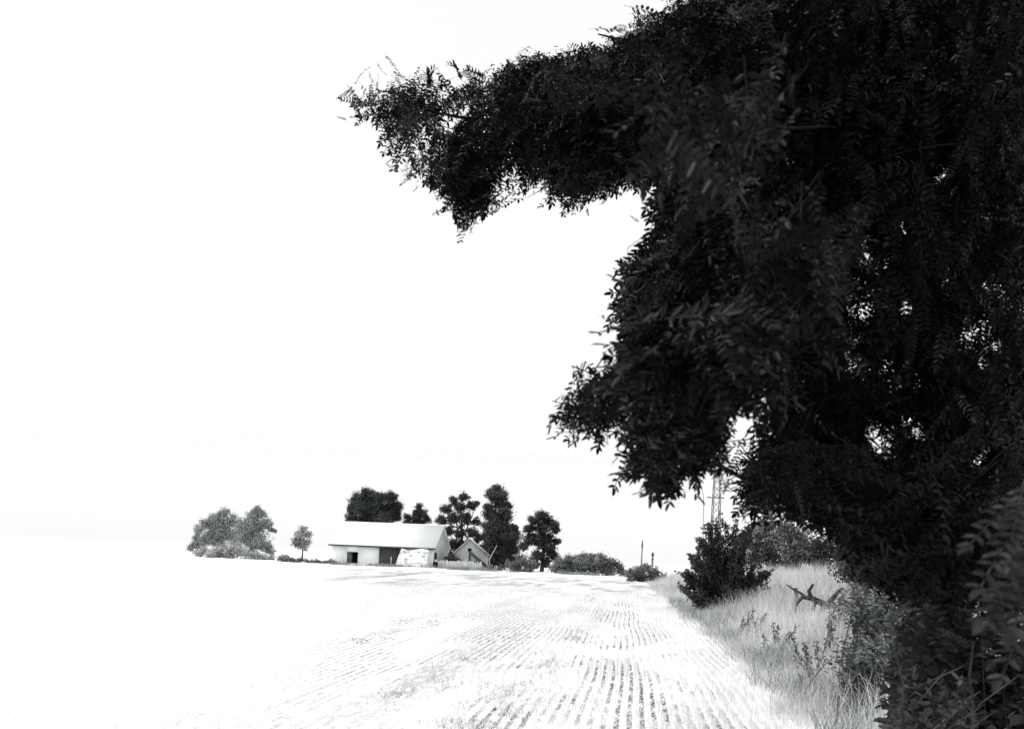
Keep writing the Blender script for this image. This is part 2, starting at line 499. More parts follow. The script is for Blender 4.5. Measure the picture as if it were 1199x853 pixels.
def lobe_leaves(mb, lobes, leaf, per_m2, spread=.30, up=.35, ground=None, flat=1.0):
    for c, r in lobes:
        nc = max(8, int(r * r * 9)) if r > .6 else 9
        nc = min(nc, 42)
        cd = rand_dirs(nc); cd[:, 2] = cd[:, 2] * .9 + .1
        cc = c + cd * r * rng.uniform(.35, .95, nc)[:, None] * np.array([1, 1, flat])
        nl = int(per_m2 * r * r * 12.5)
        k = rng.integers(0, nc, nl)
        off = np.clip(rng.normal(size=(nl, 3)), -1.8, 1.8) * r * spread * rng.uniform(.6, 1.25, (nl, 1)) * rng.uniform(.6, 1.1, nc)[k][:, None]
        off[:, 2] *= .75
        pos = cc[k] + off
        nrm = unit(unit(off) * .8 + unit(pos - c) * .5 + rand_dirs(nl) * .7 + np.array([0, 0, up]))
        d = np.cross(nrm, rand_dirs(nl))
        if ground is not None:
            g = pos[:, 2] > ground; pos, nrm, d = pos[g], nrm[g], d[g]
        stamp(mb, DIA, DIAF, pos, frames(d, nrm), rng.uniform(.7, 1.35, len(pos)) * leaf)

def px_lobes(px, Y, deep=.75, extra=2):
    L = []
    for (u, v, r) in px:
        R = r * Y / F
        for e in range(1 + extra):
            dy = 0 if e == 0 else rng.uniform(-1, 1) * R * deep * 1.6
            j = 0 if e == 0 else R * .25
            q = at(u, v, Y) + np.array([rng.normal() * j, dy, rng.normal() * j * .6])
            L.append((q, R * (1 if e == 0 else .85)))
    return L

def tree(name, label, cat, px, base, Y, mat, leaf=.24, dens=26, trunk_r=.16, group=None, trunk=True, forks=4, spread=.35):
    b = at(base[0], base[1], Y); b[2] = float(ground_z(b[0], b[1]))
    t = thing(name, b, label, cat, group)
    L = px_lobes(px, Y)
    m = MB(); lobe_leaves(m, L, leaf, dens, spread, ground=b[2] + .1)
    m.build('crown', mat, t)
    m = MB()
    top = np.mean([c for c, r in L], axis=0); top[2] = max(c[2] for c, r in L) - .3
    z0 = b[2] - .15
    k = np.linspace(0, 1, 8)
    path = np.array([b[0], b[1], z0]) + (top - np.array([b[0], b[1], z0])) * k[:, None] + np.stack([np.sin(k * 4) * .12, np.cos(k * 3) * .1, 0 * k], -1)
    m.tube(path, trunk_r * (1.25 - 1.05 * k), 6)
    main = [L[i] for i in range(0, len(L), 3)]
    for c, r in main[:forks + 6]:
        j = rng.integers(2, 5); a = path[j]
        mid = (a + c) / 2 + np.array([0, 0, -.12 * np.linalg.norm(c - a)])
        kk = np.linspace(0, 1, 5)[:, None]
        m.tube(a * (1 - kk) ** 2 + 2 * mid * kk * (1 - kk) + c * kk ** 2, trunk_r * .45 * (1.1 - .85 * kk[:, 0]), 5)
    m.build('trunk', M_bark_far, t)
    return t

def shrub(name, label, cat, px, base, Y, mat, leaf=.16, dens=45, group=None, stems=9, spread=.32, stem_r=.03):
    b = at(base[0], base[1], Y); b[2] = float(ground_z(b[0], b[1]))
    t = thing(name, b, label, cat, group)
    L = px_lobes(px, Y)
    m = MB(); lobe_leaves(m, L, leaf, dens, spread, ground=b[2] - .05)
    m.build('foliage', mat, t)
    m = MB()
    for i in range(stems):
        c, r = L[rng.integers(0, len(L))]
        a = np.array([b[0] + (c[0] - b[0]) * .35, b[1] + (c[1] - b[1]) * .35, b[2] - .1]) + rng.normal(size=3) * np.array([.1, .1, 0])
        kk = np.linspace(0, 1, 5)[:, None]
        mid = (a + c) / 2 + rng.normal(size=3) * .1
        m.tube(a * (1 - kk) ** 2 + 2 * mid * kk * (1 - kk) + c * kk ** 2, stem_r * (1.1 - .8 * kk[:, 0]), 5)
    m.build('stems', M_bark_far, t)
    return t

GL = 'trees at the far left end of the field'
tree('broadleaf_tree', 'grey airy tree at the far left edge, the smallest of its clump', 'tree', [(231, 620, 7), (228, 632, 9), (224, 640, 7), (236, 640, 7)], (230, 654), 122, M_tree_grey, .18, 34, .1, GL)
tree('broadleaf_tree', 'broad grey tree in the left clump with a pointed tuft on its crown', 'tree', [(262, 600, 7), (252, 607, 9), (243, 615, 9), (258, 615, 14), (270, 610, 9), (250, 628, 13), (268, 628, 14), (262, 640, 11), (240, 632, 8)], (260, 655), 119, M_tree_grey, .18, 40, .18, GL)
tree('broadleaf_tree', 'grey tree at the right of the left clump with drooping twigs on its right side', 'tree', [(300, 598, 7), (306, 602, 7), (293, 607, 9), (283, 614, 11), (299, 615, 13), (311, 612, 8), (285, 628, 13), (301, 630, 13), (311, 640, 8), (316, 646, 6), (292, 642, 10), (317, 619, 4), (322, 622, 3)], (296, 655), 117, M_tree_grey, .18, 40, .18, GL)
GS = 'pale scrub in front of the left trees'
for i, (px, lb) in enumerate([
        ([(232, 647, 6), (239, 645, 6)], 'palest low scrub at the far left edge under the smallest tree'),
        ([(248, 646, 8), (257, 644, 8), (254, 651, 6)], 'pale feathery scrub under the tree with the pointed tuft'),
        ([(270, 641, 10), (278, 646, 10), (268, 650, 7)], 'tallest pale scrub mound in the middle of the left clump'),
        ([(290, 648, 9), (301, 650, 8), (295, 653, 6)], 'pale round scrub at the foot of the drooping left tree'),
        ([(312, 652, 6), (319, 653, 5)], 'lowest scrub at the right end of the left clump'),
        ([(330, 652, 5), (337, 653, 4)], 'small low bush alone between the left clump and the lone small tree')]):
    shrub('scrub_bush', lb, 'bush', px, (px[0][0], 656), 112 + i * .4, M_scrub_pale if i < 5 else M_tree_grey, .2, 30, GS, 5)
tree('small_tree', 'small lone grey round-crowned tree left of the barn', 'tree', [(354, 619, 5), (349, 625, 6), (359, 625, 6), (353, 631, 8), (346, 635, 5), (361, 635, 5), (353, 640, 7)], (353, 657), 118, M_tree_grey, .2, 26, .12)

GB = 'dark trees around the farm buildings'
tree('broadleaf_tree', 'wide dark round tree rising behind the barn roof', 'tree', [(418, 585, 10), (430, 580, 9), (444, 582, 9), (457, 583, 9), (465, 592, 7), (412, 595, 8), (424, 596, 13), (441, 596, 14), (457, 597, 12), (412, 606, 8), (430, 608, 12), (450, 609, 13), (464, 606, 7)], (440, 668), 132, M_tree_dark, .20, 52, .3, GB)
tree('broadleaf_tree', 'smallest dark tree just showing above the right half of the barn roof', 'tree', [(491, 593, 5), (485, 600, 6), (495, 600, 6), (477, 606, 6), (488, 608, 9), (500, 607, 6), (492, 616, 9), (480, 616, 8)], (488, 668), 132, M_tree_dark, .19, 50, .18, GB)
tree('broadleaf_tree', 'dark open tree with gaps and bare forked trunks behind the plank shed', 'tree', [(543, 582, 7), (531, 587, 7), (522, 594, 7), (537, 594, 8), (551, 592, 7), (558, 590, 4), (518, 608, 7), (530, 607, 9), (545, 606, 9), (557, 611, 6), (524, 622, 8), (537, 624, 6), (551, 623, 8), (529, 638, 9), (541, 641, 9), (556, 640, 7), (527, 652, 8), (541, 655, 8), (552, 655, 7), (560, 630, 6), (519, 642, 6)], (538, 669), 124, M_tree_dark, .20, 44, .26, GB, forks=10)
tree('tall_tree', 'tallest dark tree, tapering upward beside the plank shed', 'tree', [(584, 572, 6), (578, 579, 8), (590, 579, 7), (583, 588, 11), (571, 593, 6), (595, 592, 6), (577, 603, 12), (592, 603, 11), (586, 616, 15), (570, 617, 8), (601, 618, 7), (574, 630, 13), (594, 630, 13), (584, 645, 16), (566, 642, 7), (601, 643, 8), (577, 657, 12), (594, 656, 11)], (585, 671), 119, M_tree_dark, .20, 52, .32, GB)
tree('broadleaf_tree', 'dark round tree on a short bare trunk, rightmost of the farm trees', 'tree', [(633, 603, 7), (626, 609, 8), (640, 609, 8), (648, 615, 7), (620, 619, 7), (634, 619, 9), (651, 621, 5), (622, 632, 10), (637, 632, 11), (651, 634, 6), (643, 644, 9), (629, 650, 8), (640, 657, 7), (650, 652, 6), (626, 660, 6), (614, 640, 6)], (634, 673), 112, M_tree_dark, .20, 50, .24, GB)
GH = 'low bushes along the far field edge'
for px, Yd, mt, lb in [
        ([(525, 655, 5), (533, 654, 6), (529, 660, 5)], 111, M_tree_dark, 'small dark bush between the barn gable and the plank shed'),
        ([(574, 665, 5), (583, 666, 5)], 107, M_hedge, 'low dark bush at the right foot of the plank shed'),
        ([(600, 661, 8), (610, 657, 9), (621, 660, 9), (606, 667, 8), (617, 668, 8)], 106, M_hedge, 'grey bush between the two rightmost farm trees'),
        ([(650, 665, 8), (658, 660, 10), (667, 657, 10), (664, 667, 9), (672, 664, 9)], 106, M_hedge, 'leftmost dark bush of the hedge right of the farm trees'),
        ([(680, 655, 10), (690, 656, 11), (698, 660, 9), (684, 666, 10), (694, 667, 9)], 105, M_hedge, 'tallest rounded bush in the middle of the far hedge'),
        ([(706, 658, 10), (716, 660, 9), (724, 664, 8), (710, 668, 9), (728, 669, 6)], 105, M_hedge, 'right end bush of the far hedge'),
        ([(738, 671, 6), (747, 668, 8), (757, 667, 9), (767, 670, 8), (752, 675, 8), (740, 677, 6), (765, 677, 7), (776, 676, 6)], 80, M_hedge, 'grey bush at the foot of the two posts')]:
    shrub('field_bush', lb, 'bush', px, (px[0][0], 674), Yd, mt, .17, 48, GH, 5)
shrub('weed_patch', 'low grey strip of weeds on the ground left of the barn', 'weeds', [(328 + 4.2 * k, 655 + .24 * k + 1.2 * math.sin(k * 1.7), 3.4 + .9 * math.sin(k * 2.3)) for k in range(16)], (365, 664), 104, M_hedge, .13, 60, None, 6)

# ------------------------------------------------------------------ barn
BA = math.radians(9)
ex = np.array([-math.cos(BA), math.sin(BA), 0]); ey = np.array([math.sin(BA), math.cos(BA), 0]); ez = np.array([0, 0, 1.])
RB = np.stack([ex, ey, ez], -1)
B0 = at(507, 664, 112); B0[2] = float(ground_z(B0[0], B0[1])) - .05
def BL(x, y, z): return B0 + ex * x + ey * y + ez * z
LEN, DEP, EAVE, RIDGE = 13.6, 8.0, 2.62, 5.35
barn = thing('barn', B0, 'long white barn with a pale pitched roof and a dark sliding door', 'barn')
def bbox(m, x0, x1, y0, y1, z0, z1):
    m.box(BL((x0 + x1) / 2, (y0 + y1) / 2, (z0 + z1) / 2), (x1 - x0, y1 - y0, z1 - z0), RB)
m = MB()                                                        # front wall round its openings, back and left walls
D0, D1, DT = 3.9, 7.1, 2.5
H0_, H1_, HT = 9.95, 11.45, 1.55
bbox(m, 0.0, D0, 0, .25, 0, EAVE); bbox(m, D0, D1, 0, .25, DT, EAVE); bbox(m, D1, H0_, 0, .25, 0, EAVE)
bbox(m, H0_, H1_, 0, .25, HT, EAVE); bbox(m, H1_, LEN, 0, .25, 0, EAVE)
bbox(m, 0, LEN, DEP - .25, DEP, 0, EAVE)
m.build('wall', M_white, barn)
def gable(m, x0, x1, inset=0.255):
    pr = [BL(x0, inset, 0), BL(x0, DEP - inset, 0), BL(x0, DEP - inset, EAVE), BL(x0, DEP / 2, RIDGE - .05), BL(x0, DEP / 2 - .01, RIDGE - .05), BL(x0, inset, EAVE)]
    m.prism(pr, ex * (x1 - x0))
m = MB(); gable(m, 0.0, .2); m.build('gable_wall', M_plank_grey, barn)
m = MB(); gable(m, LEN - .2, LEN); m.build('gable_wall', M_white, barn)
m = MB()                                                        # roof: two slabs with an overhang
oh, og, th = .35, .30, .12
sl_ = (RIDGE - EAVE) / (DEP / 2)
for s in (1, -1):
    y0, y1 = (-oh, DEP / 2) if s == 1 else (DEP + oh, DEP / 2)
    z0 = EAVE - oh * sl_
    pr = [BL(-og, y0, z0 + .02), BL(-og, y1, RIDGE + .02), BL(-og, y1, RIDGE + .02 + th), BL(-og, y0, z0 + .02 + th)]
    m.prism(pr, ex * (LEN + 2 * og))
roof = m.build('roof', M_roof, barn)
m = MB(); m.tube([BL(-og, DEP / 2, RIDGE + .14), BL(LEN + og, DEP / 2, RIDGE + .14)], .09, 6); m.build('ridge_cap', M_roof, roof)
m = MB(); bbox(m, -og + .02, LEN + og - .02, -oh - .04, -oh - .003, EAVE - oh * sl_ - .14, EAVE - oh * sl_ + .03); m.build('fascia_board', M_plank_dark, roof)
m = MB(); bbox(m, D0 - .12, D1, -.10, -.02, .05, DT); dr = m.build('sliding_door', M_plank_dark, barn)
m = MB(); bbox(m, D0 + 1.55, D0 + 1.65, -.14, -.105, .1, 1.1); m.build('bar', M_plank_pale, dr)
m = MB(); bbox(m, D0 - .3, D1 + .3, -.12, -.04, DT + .005, DT + .06); m.build('door_rail', M_iron, barn)
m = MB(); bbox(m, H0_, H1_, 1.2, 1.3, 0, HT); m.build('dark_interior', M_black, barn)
m = MB()
for a, b_ in ((H0_ - .07, H0_ - .004), (H1_ + .004, H1_ + .07)): bbox(m, a, b_, -.04, .2, 0, HT)
bbox(m, H0_ - .07, H1_ + .07, -.04, .2, HT + .004, HT + .08)
df = m.build('doorway_frame', M_white, barn)
m = MB(); bbox(m, H1_ - .72, H1_ - .02, .02, .07, .02, HT - .03); m.build('door', M_pole, barn)
m = MB(); m.box(BL(-.03, .95, .95), (.05, 1.1, 1.9), RB); m.build('side_door', M_black, barn)

# stack of pale straw against the front wall
st = thing('straw_stack', BL(2.1, -1.0, 0), 'pale ragged stack of straw piled against the right end of the barn front', 'straw stack')
m = MB()
NU, NV = 46, 30
uu = np.linspace(0, 1, NU); vv = np.linspace(0, 1, NV)
U, V = np.meshgrid(uu, vv)
ztop = 2.05 - .5 * U ** 3
xx = .45 + U * 4.0 - np.where(U > .5, (V * .8) * (U - .5) * 1.0, 0)
zz = V * (2.15 + .15 * np.sin(U * 7))
yy = -1.7 + .95 * V ** 1.5
course = np.abs(((zz / .45) % 1) - .5) * 2; joint = np.abs(((xx / .9 + np.floor(zz / .45) * .37) % 1) - .5) * 2
q = np.stack([xx * 3, zz * 3, xx * 0], -1)
yy = yy + np.where((course > .88) | (joint > .94), .12, 0) + (noise3(q, .7) - .5) * .12 + rng.normal(0, .03, U.shape)
front = B0 + ex * xx[..., None] + ey * yy[..., None] + ez * zz[..., None]
back = B0 + ex * xx[..., None] + ey * -.12 + ez * zz[..., None]
NN = NU * NV
ii = np.arange(NV - 1)[:, None] * NU; jj = np.arange(NU - 1)[None]
fq = np.stack([ii + jj, ii + jj + 1, ii + NU + jj + 1, ii + NU + jj], -1).reshape(-1, 4)
rim = [(NV - 1) * NU + j for j in range(NU)]
fr = [[rim[j], rim[j + 1], rim[j + 1] + NN, rim[j] + NN] for j in range(NU - 1)]
for e in (0, NU - 1):
    fr += [[i * NU + e, (i + 1) * NU + e, (i + 1) * NU + e + NN, i * NU + e + NN] for i in range(NV - 1)]
m.add(np.vstack([front.reshape(-1, 3), back.reshape(-1, 3)]), np.vstack([fq, fq + NN, np.array(fr)]))
m.build('straw', surface('old_straw', .42, .85, (1.6, 1.6, 3), .9, .1, a=.36, b=.50), st)
# ------------------------------------------------------------------ plank shed, elevator, fence
SY = 111.0
sA, sP, sC = at(531, 649, SY), at(551, 631.5, SY), at(571.5, 650.5, SY)
x0, x1, xm = sA[0], sC[0], sP[0] - .1
ze, zp = 1.85, 3.72
shed = thing('plank_shed', ((x0 + x1) / 2, SY, 0), 'small grey plank shed with a steep gable facing the field', 'shed')
m = MB(); k6 = [(x0 + .1, SY, -.1), (x1 - .1, SY, -.1), (x1 - .1, SY, ze), (xm + .01, SY, zp), (xm - .01, SY, zp), (x0 + .1, SY, ze)]
m.prism(k6, (0, .12, 0)); m.build('gable_wall', planks('shed_planks', .40, .60, .22, .18), shed)
m = MB(); m.box((x0 + .16, SY + 2.62, ze / 2 - .05), (.12, 4.9, ze + .1)); m.box((x1 - .16, SY + 2.62, ze / 2 - .05), (.12, 4.9, ze + .1))
m.box(((x0 + x1) / 2, SY + 5, ze / 2), (x1 - x0 - .5, .12, ze)); m.build('side_wall', M_plank_grey, shed)
m = MB()
for xe in (x0 - .15, x1 + .15):
    zl = ze - .12
    m.prism([(xe, SY - .25, zl), (xm, SY - .25, zp + .03), (xm, SY - .25, zp + .14), (xe, SY - .25, zl + .11)], (0, 5.5, 0))
m.build('roof', surface('shed_roof', .35, .5, (2, .5, 2), .8, .2), shed)
m = MB(); m.box((xm - .25, SY - .04, .85), (.85, .06, 1.7)); m.build('door', M_plank_pale, shed)
m = MB(); a = at(550, 643.5, SY - .05); m.box(a, (.42, .07, .42)); m.build('loft_hatch', M_black, shed)

el = thing('grain_elevator', at(568, 668, SY - 1.0) * np.array([1, 1, 0]), 'dark sloping conveyor leaning on the front of the plank shed', 'conveyor')
a, b_ = at(550, 646, SY - .5), at(570, 663, SY - 1.2)
m = MB(); dv = b_ - a; L_ = np.linalg.norm(dv); xh = dv / L_; yh = unit(np.cross([0, 0, 1.], xh)); zh = np.cross(xh, yh)
m.box((a + b_) / 2, (L_, .45, .30), np.stack([xh, yh, zh], -1)); m.build('trough', M_plank_dark, el)
m = MB(); m.tube([a, a * np.array([1, 1, 0])], .1, 6); m.build('leg', M_plank_dark, el)
c = a * .6 + b_ * .4; m = MB(); m.tube([c, c * np.array([1, 1, 0])], .06, 6); m.build('leg', M_plank_dark, el)

lp = MB(); lp.tube([at(572.5, 656, SY - 2), at(577, 647, SY - 1.6), at(582, 638, SY - 1.2)], [.06, .05, .04], 6)
q = at(572.5, 652, SY - 2); lp.tube([q, q + np.array([.15, 0, -1.0]), np.array([q[0] + .35, q[1], 0])], [.05, .06, .06], 6)
tag(lp.build('leaning_pole', M_plank_pale), 'thin pale pole propped on a stake at the right corner of the shed', 'pole')

FY = 108.0
fxa, fxb = at(509, 660, FY)[0], at(564, 660, FY)[0]
fence = thing('board_fence', ((fxa + fxb) / 2, FY, 0), 'low pale upright board fence between barn and shed', 'fence')
m = MB(); x = fxa
while x < fxb:
    wd_ = rng.uniform(.12, .17); hh = rng.uniform(.78, 1.02)
    m.box((x + wd_ / 2, FY + rng.normal() * .01, hh / 2 - .02), (wd_ * .92, .025, hh)); x += wd_
m.build('board_panel', M_plank_pale, fence)
m = MB()
for z in (.25, .68): m.box(((fxa + fxb) / 2, FY + .06, z), (fxb - fxa, .05, .09))
m.build('rail', M_plank_grey, fence)
for x in np.linspace(fxa + .1, fxb - .1, 5):
    m = MB(); m.box((x, FY + .15, .48), (.12, .12, 1.1)); m.build('post', M_plank_grey, fence)
tb = MB(); cb_ = at(509.5, 664, 107.3)
tb.tube([(cb_[0], cb_[1], -.02), (cb_[0], cb_[1], .25), (cb_[0], cb_[1], .5), (cb_[0], cb_[1], .74)], [.27, .31, .31, .28], 12)
tbp = thing('barrel', (cb_[0], cb_[1], 0), 'small dark barrel at the barn corner beside the fence', 'barrel')
tb.build('body', M_black, tbp)
lid = MB(); lid.tube([(cb_[0], cb_[1], .72), (cb_[0], cb_[1], .77)], .27, 6); lid.build('lid', M_plank_dark, tbp)

# ------------------------------------------------------------------ poles, mast, wires
P1 = at(750.5, 668, 150); z1 = at(751.5, 632, 150)[2]
pole = thing('utility_pole', (P1[0], P1[1], 0), 'tall thin bare pole on the horizon right of the far hedge', 'pole')
m = MB(); m.tube([(P1[0], 150, -.2), (P1[0] + .02, 150, 1.5), (P1[0] + .04, 150, z1)], [.13, .11, .09], 6); m.build('shaft', M_pole, pole)
m = MB(); m.box((P1[0] + .04, 150, z1 - .9), (.28, .2, .6)); m.build('bracket', M_pole, pole)
P2 = at(763.5, 668, 120); z2 = at(764, 646, 120)[2]
pole = thing('marker_post', (P2[0], P2[1], 0), 'short thick-topped post right of the tall thin pole', 'post')
m = MB(); m.tube([(P2[0], 120, -.2), (P2[0], 120, z2)], [.13, .10], 6); m.build('shaft', M_pole, pole)
m = MB(); m.box((P2[0], 120, z2 - .35), (.36, .3, .3)); m.build('insulator', M_pole, pole)
m = MB(); m.box((P2[0], 120, z2 - .95), (.30, .26, .12)); m.build('collar', M_pole, pole)

MY = 78.0
mB = at(834, 700, MY); mz = float(ground_z(mB[0], mB[1]))
mast = thing('lattice_mast', (mB[0], MY, mz), 'grey steel lattice power mast standing behind the dark bush', 'mast')
ztop = at(832, 530, MY)[2]
leg = lambda sx, sy, k: np.array([mB[0] + sx * (.42 - .2 * k), MY + sy * (.42 - .2 * k), mz + (ztop - mz) * k])
for sx in (-1, 1):
    for sy in (-1, 1):
        m = MB(); m.tube([leg(sx, sy, 0), leg(sx, sy, .5), leg(sx, sy, 1)], .045, 5); m.build('leg', M_iron, mast)
m = MB(); K = 16
for i in range(K):
    a, b_ = i / K, (i + 1) / K
    for (s0, s1) in (((-1, -1), (1, -1)), ((1, -1), (1, 1)), ((1, 1), (-1, 1)), ((-1, 1), (-1, -1))):
        e0, e1 = (s0, s1) if i % 2 else (s1, s0)
        m.tube([leg(*e0, a), leg(*e1, b_)], .026, 4)
m.build('bracing', M_iron, mast)
m = MB(); zc = at(832, 582, MY)[2]; m.box((mB[0] - .1, MY, zc), (1.5, .12, .10)); m.build('crossarm', M_iron, mast)
m = MB(); m.box((mB[0] - .2, MY, ztop - .15), (2.6, .14, .12)); m.build('crossarm', M_iron, mast)
for dx in (-1.2, 0, 1.0):
    m = MB(); m.tube([(mB[0] - .2 + dx, MY, ztop - .1), (mB[0] - .2 + dx, MY, ztop + .28)], [.07, .05], 6); m.build('insulator', M_pole, mast)
m = MB(); m.tube([at(818, 552, MY), at(822, 572, MY), at(824, 583, MY), at(823, 640, MY)], .03, 4); m.build('down_cable', M_iron, mast)
for i, ((ua, va), lb) in enumerate([((560, 528), 'topmost of the thin power lines crossing the pale sky'), ((560, 534.5), 'middle one of the thin power lines crossing the pale sky'), ((560, 538), 'lowest of the thin power lines crossing the pale sky')]):
    a = np.array([mB[0] - .2 + (-1.2, 0, 1.0)[i], MY, ztop + .25 - .12 * i]); q = at(ua, va, MY - 4 + 2 * i)
    e = q + (q - at(727, (540, 543.5, 546)[i], MY - 2 + i)) * 3.6
    m = MB(); m.tube(np.array([a, at(727, (540, 543.5, 546)[i], MY - 2 + i), q, (q + e) / 2 + np.array([0, 0, -.05]), e]), .0045, 4)
    tag(m.build('power_line', M_iron), lb, 'cable', 'power lines')

# ------------------------------------------------------------------ right-hand shrubs
def shoot_bush(name, label, base_px, Y, top_list, mat, leaf, nsh, side, group=None, per=34, stem_r=.022):
    """shoots rise from the base towards the given crown points, carrying side twigs and leaves"""
    b = at(base_px[0], base_px[1], Y); b[2] = float(ground_z(b[0], b[1]))
    t = thing(name, b, label, 'bush', group)
    ms, ml = MB(), MB()
    T = [(at(u, v, Y), r * Y / F) for u, v, r in top_list]
    lp, ld = [], []
    for i in range(nsh):
        c, r = T[rng.integers(0, len(T))]
        e = c + rand_dirs(1)[0] * r * rng.uniform(.3, 1.0) * np.array([1, 1.3, 1]) + np.array([0, rng.normal() * side, 0])
        a = b + rng.normal(size=3) * np.array([.25, .3, 0]); a[2] = float(ground_z(a[0], a[1])) - .05
        mid = a * .4 + e * .6 + np.array([0, 0, -.05]); mid[2] = a[2] * .45 + e[2] * .55
        kk = np.linspace(0, 1, 7)[:, None]
        path = a * (1 - kk) ** 2 + 2 * mid * kk * (1 - kk) + e * kk ** 2
        ms.tube(path, stem_r * (1.1 - .95 * kk[:, 0]), 4)
        n = per
        k = rng.uniform(.18, 1.0, n) ** .75
        pp = a * (1 - k[:, None]) ** 2 + 2 * mid * (k * (1 - k))[:, None] + e * (k ** 2)[:, None]
        tw = unit(rand_dirs(n) + np.array([0, 0, .45]))
        ln = rng.uniform(.08, .34, n) * (1.15 - .75 * k)
        for j in range(6):
            f_ = rng.uniform(.2, 1, n)
            lp.append(pp + tw * (ln * f_)[:, None]); ld.append(unit(tw * .6 + rand_dirs(n)))
    lp, ld = np.concatenate(lp), np.concatenate(ld)
    g = lp[:, 2] > ground_z(lp[:, 0], lp[:, 1]) + .03
    lp, ld = lp[g], ld[g]
    stamp(ml, DIA, DIAF, lp, frames(ld, unit(rand_dirs(len(lp)) + np.array([0, 0, .7]))), rng.uniform(.6, 1.3, len(lp)) * leaf)
    ms.build('stems', M_bark, t); ml.build('foliage', mat, t)
    return t
shoot_bush('hawthorn_bush', 'dense dark bush with spiky upright shoots at the edge of the stubble', (850, 722), 30,
           [(836, 632, 13), (852, 627, 14), (822, 645, 16), (868, 640, 18), (845, 650, 24), (812, 672, 12), (880, 665, 18), (830, 680, 24), (862, 680, 26), (890, 690, 14), (850, 700, 22), (838, 706, 18), (866, 704, 18), (838, 616, 7), (858, 612, 7), (803, 672, 6), (811, 650, 4), (820, 630, 4), (800, 688, 7), (829, 614, 4), (846, 604, 4), (872, 620, 5), (896, 672, 6), (893, 700, 8), (812, 696, 8)], M_bush, .08, 215, .4)
GR = 'shrubs on the bank'
shrub('bank_shrub', 'grey-leaved tall shrub just behind the dark spiky bush', 'bush', [(890, 618, 15), (905, 612, 12), (880, 632, 17), (902, 634, 18), (888, 652, 18), (908, 654, 16)], (892, 668), 44, M_hedge, .13, 70, GR, 12)
shrub('bank_shrub', 'mid-grey rounded shrub above the bright grass on the bank', 'bush', [(922, 622, 14), (938, 630, 16), (925, 642, 18), (945, 646, 16), (930, 656, 14)], (932, 668), 42, M_hedge, .13, 70, GR, 12)
shrub('bank_shrub', 'darker low shrub where the bank grass meets the black tree', 'bush', [(960, 640, 16), (975, 650, 18), (962, 656, 14), (985, 664, 16), (1000, 650, 22)], (972, 670), 38, M_hedge_dark, .12, 70, GR, 12)
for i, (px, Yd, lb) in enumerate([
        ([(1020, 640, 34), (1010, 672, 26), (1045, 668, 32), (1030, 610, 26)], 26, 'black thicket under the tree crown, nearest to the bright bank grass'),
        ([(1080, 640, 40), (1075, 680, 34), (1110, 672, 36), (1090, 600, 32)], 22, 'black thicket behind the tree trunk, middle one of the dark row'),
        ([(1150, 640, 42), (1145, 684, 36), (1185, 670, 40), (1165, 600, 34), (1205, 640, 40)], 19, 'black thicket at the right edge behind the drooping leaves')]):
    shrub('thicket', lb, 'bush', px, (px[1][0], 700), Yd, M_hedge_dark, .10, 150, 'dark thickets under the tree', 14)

# nearer undergrowth at the lower right
OV = np.array([[0, 0, 0], [.3, .30, .05], [.72, .24, .05], [1, 0, -.04], [.72, -.24, .05], [.3, -.30, .05]], float)
OVF = np.array([[0, 1, 2, 3], [0, 3, 4, 5]])
def leafy_plants(name, label, region, Yr, n_st, mat, leaf, hgt, group=None, per=26, lean=.35, cat='plant'):
    pts = []
    poly = np.array(region, float); lo, hi = poly.min(0), poly.max(0)
    while len(pts) < n_st:
        q = rng.uniform(lo, hi)
        if in_poly(q[None], poly)[0]: pts.append(at(q[0], q[1], rng.uniform(*Yr)))
    b = np.mean(pts, axis=0); b[2] = float(ground_z(b[0], b[1]))
    t = thing(name, b, label, cat, group)
    ms, ml = MB(), MB(); lp, ld, ln_ = [], [], []
    for e in pts:
        a = e + rng.normal(size=3) * np.array([.02, .02, 0]) * e[1]; a[2] = float(ground_z(a[0], a[1])) - .05
        if e[2] < a[2] + .12: continue
        mid = (a + e) / 2 + rng.normal(size=3) * .06; mid[2] = a[2] * .35 + e[2] * .65
        kk = np.linspace(0, 1, 6)[:, None]
        ms.tube(a * (1 - kk) ** 2 + 2 * mid * kk * (1 - kk) + e * kk ** 2, (.003 + .0004 * e[1]) * (1.2 - .9 * kk[:, 0]), 4)
        k = np.clip(1 - np.abs(rng.normal(0, hgt, per)), .1, 1)
        pp = a * (1 - k[:, None]) ** 2 + 2 * mid * (k * (1 - k))[:, None] + e * (k ** 2)[:, None]
        dd = unit(rng.normal(size=(per, 3)) * np.array([1, 1, .5]))
        lp.append(pp + dd * rng.uniform(0, .06, per)[:, None]); ld.append(dd)
    lp, ld = np.concatenate(lp), np.concatenate(ld)
    stamp(ml, OV, OVF, lp, frames(ld, unit(rand_dirs(len(lp)) * .6 + np.array([0, 0, 1.]))), rng.uniform(.5, 1.3, len(lp)) * leaf)
    ms.build('stems', M_bark, t); ml.build('foliage', mat, t)
    return t
GU = 'undergrowth below the tree'
leafy_plants('briar', 'sunlit pale-leaved briar sprig beside the dead branch', [(975, 690), (1010, 680), (1035, 700), (1030, 745), (985, 735)], (17, 20), 70, M_briar, .11, .25, GU, 26)
leafy_plants('bramble', 'dark bramble mound just right of the pale briar', [(1000, 690), (1060, 670), (1130, 680), (1130, 770), (1000, 770)], (12, 15), 230, M_under, .09, .4, GU, 34)
leafy_plants('bramble', 'dim low bramble in front of the mound, above the tall grass stalks', [(985, 755), (1060, 740), (1070, 800), (1000, 800)], (10.5, 12.5), 130, M_under, .08, .4, GU, 30)
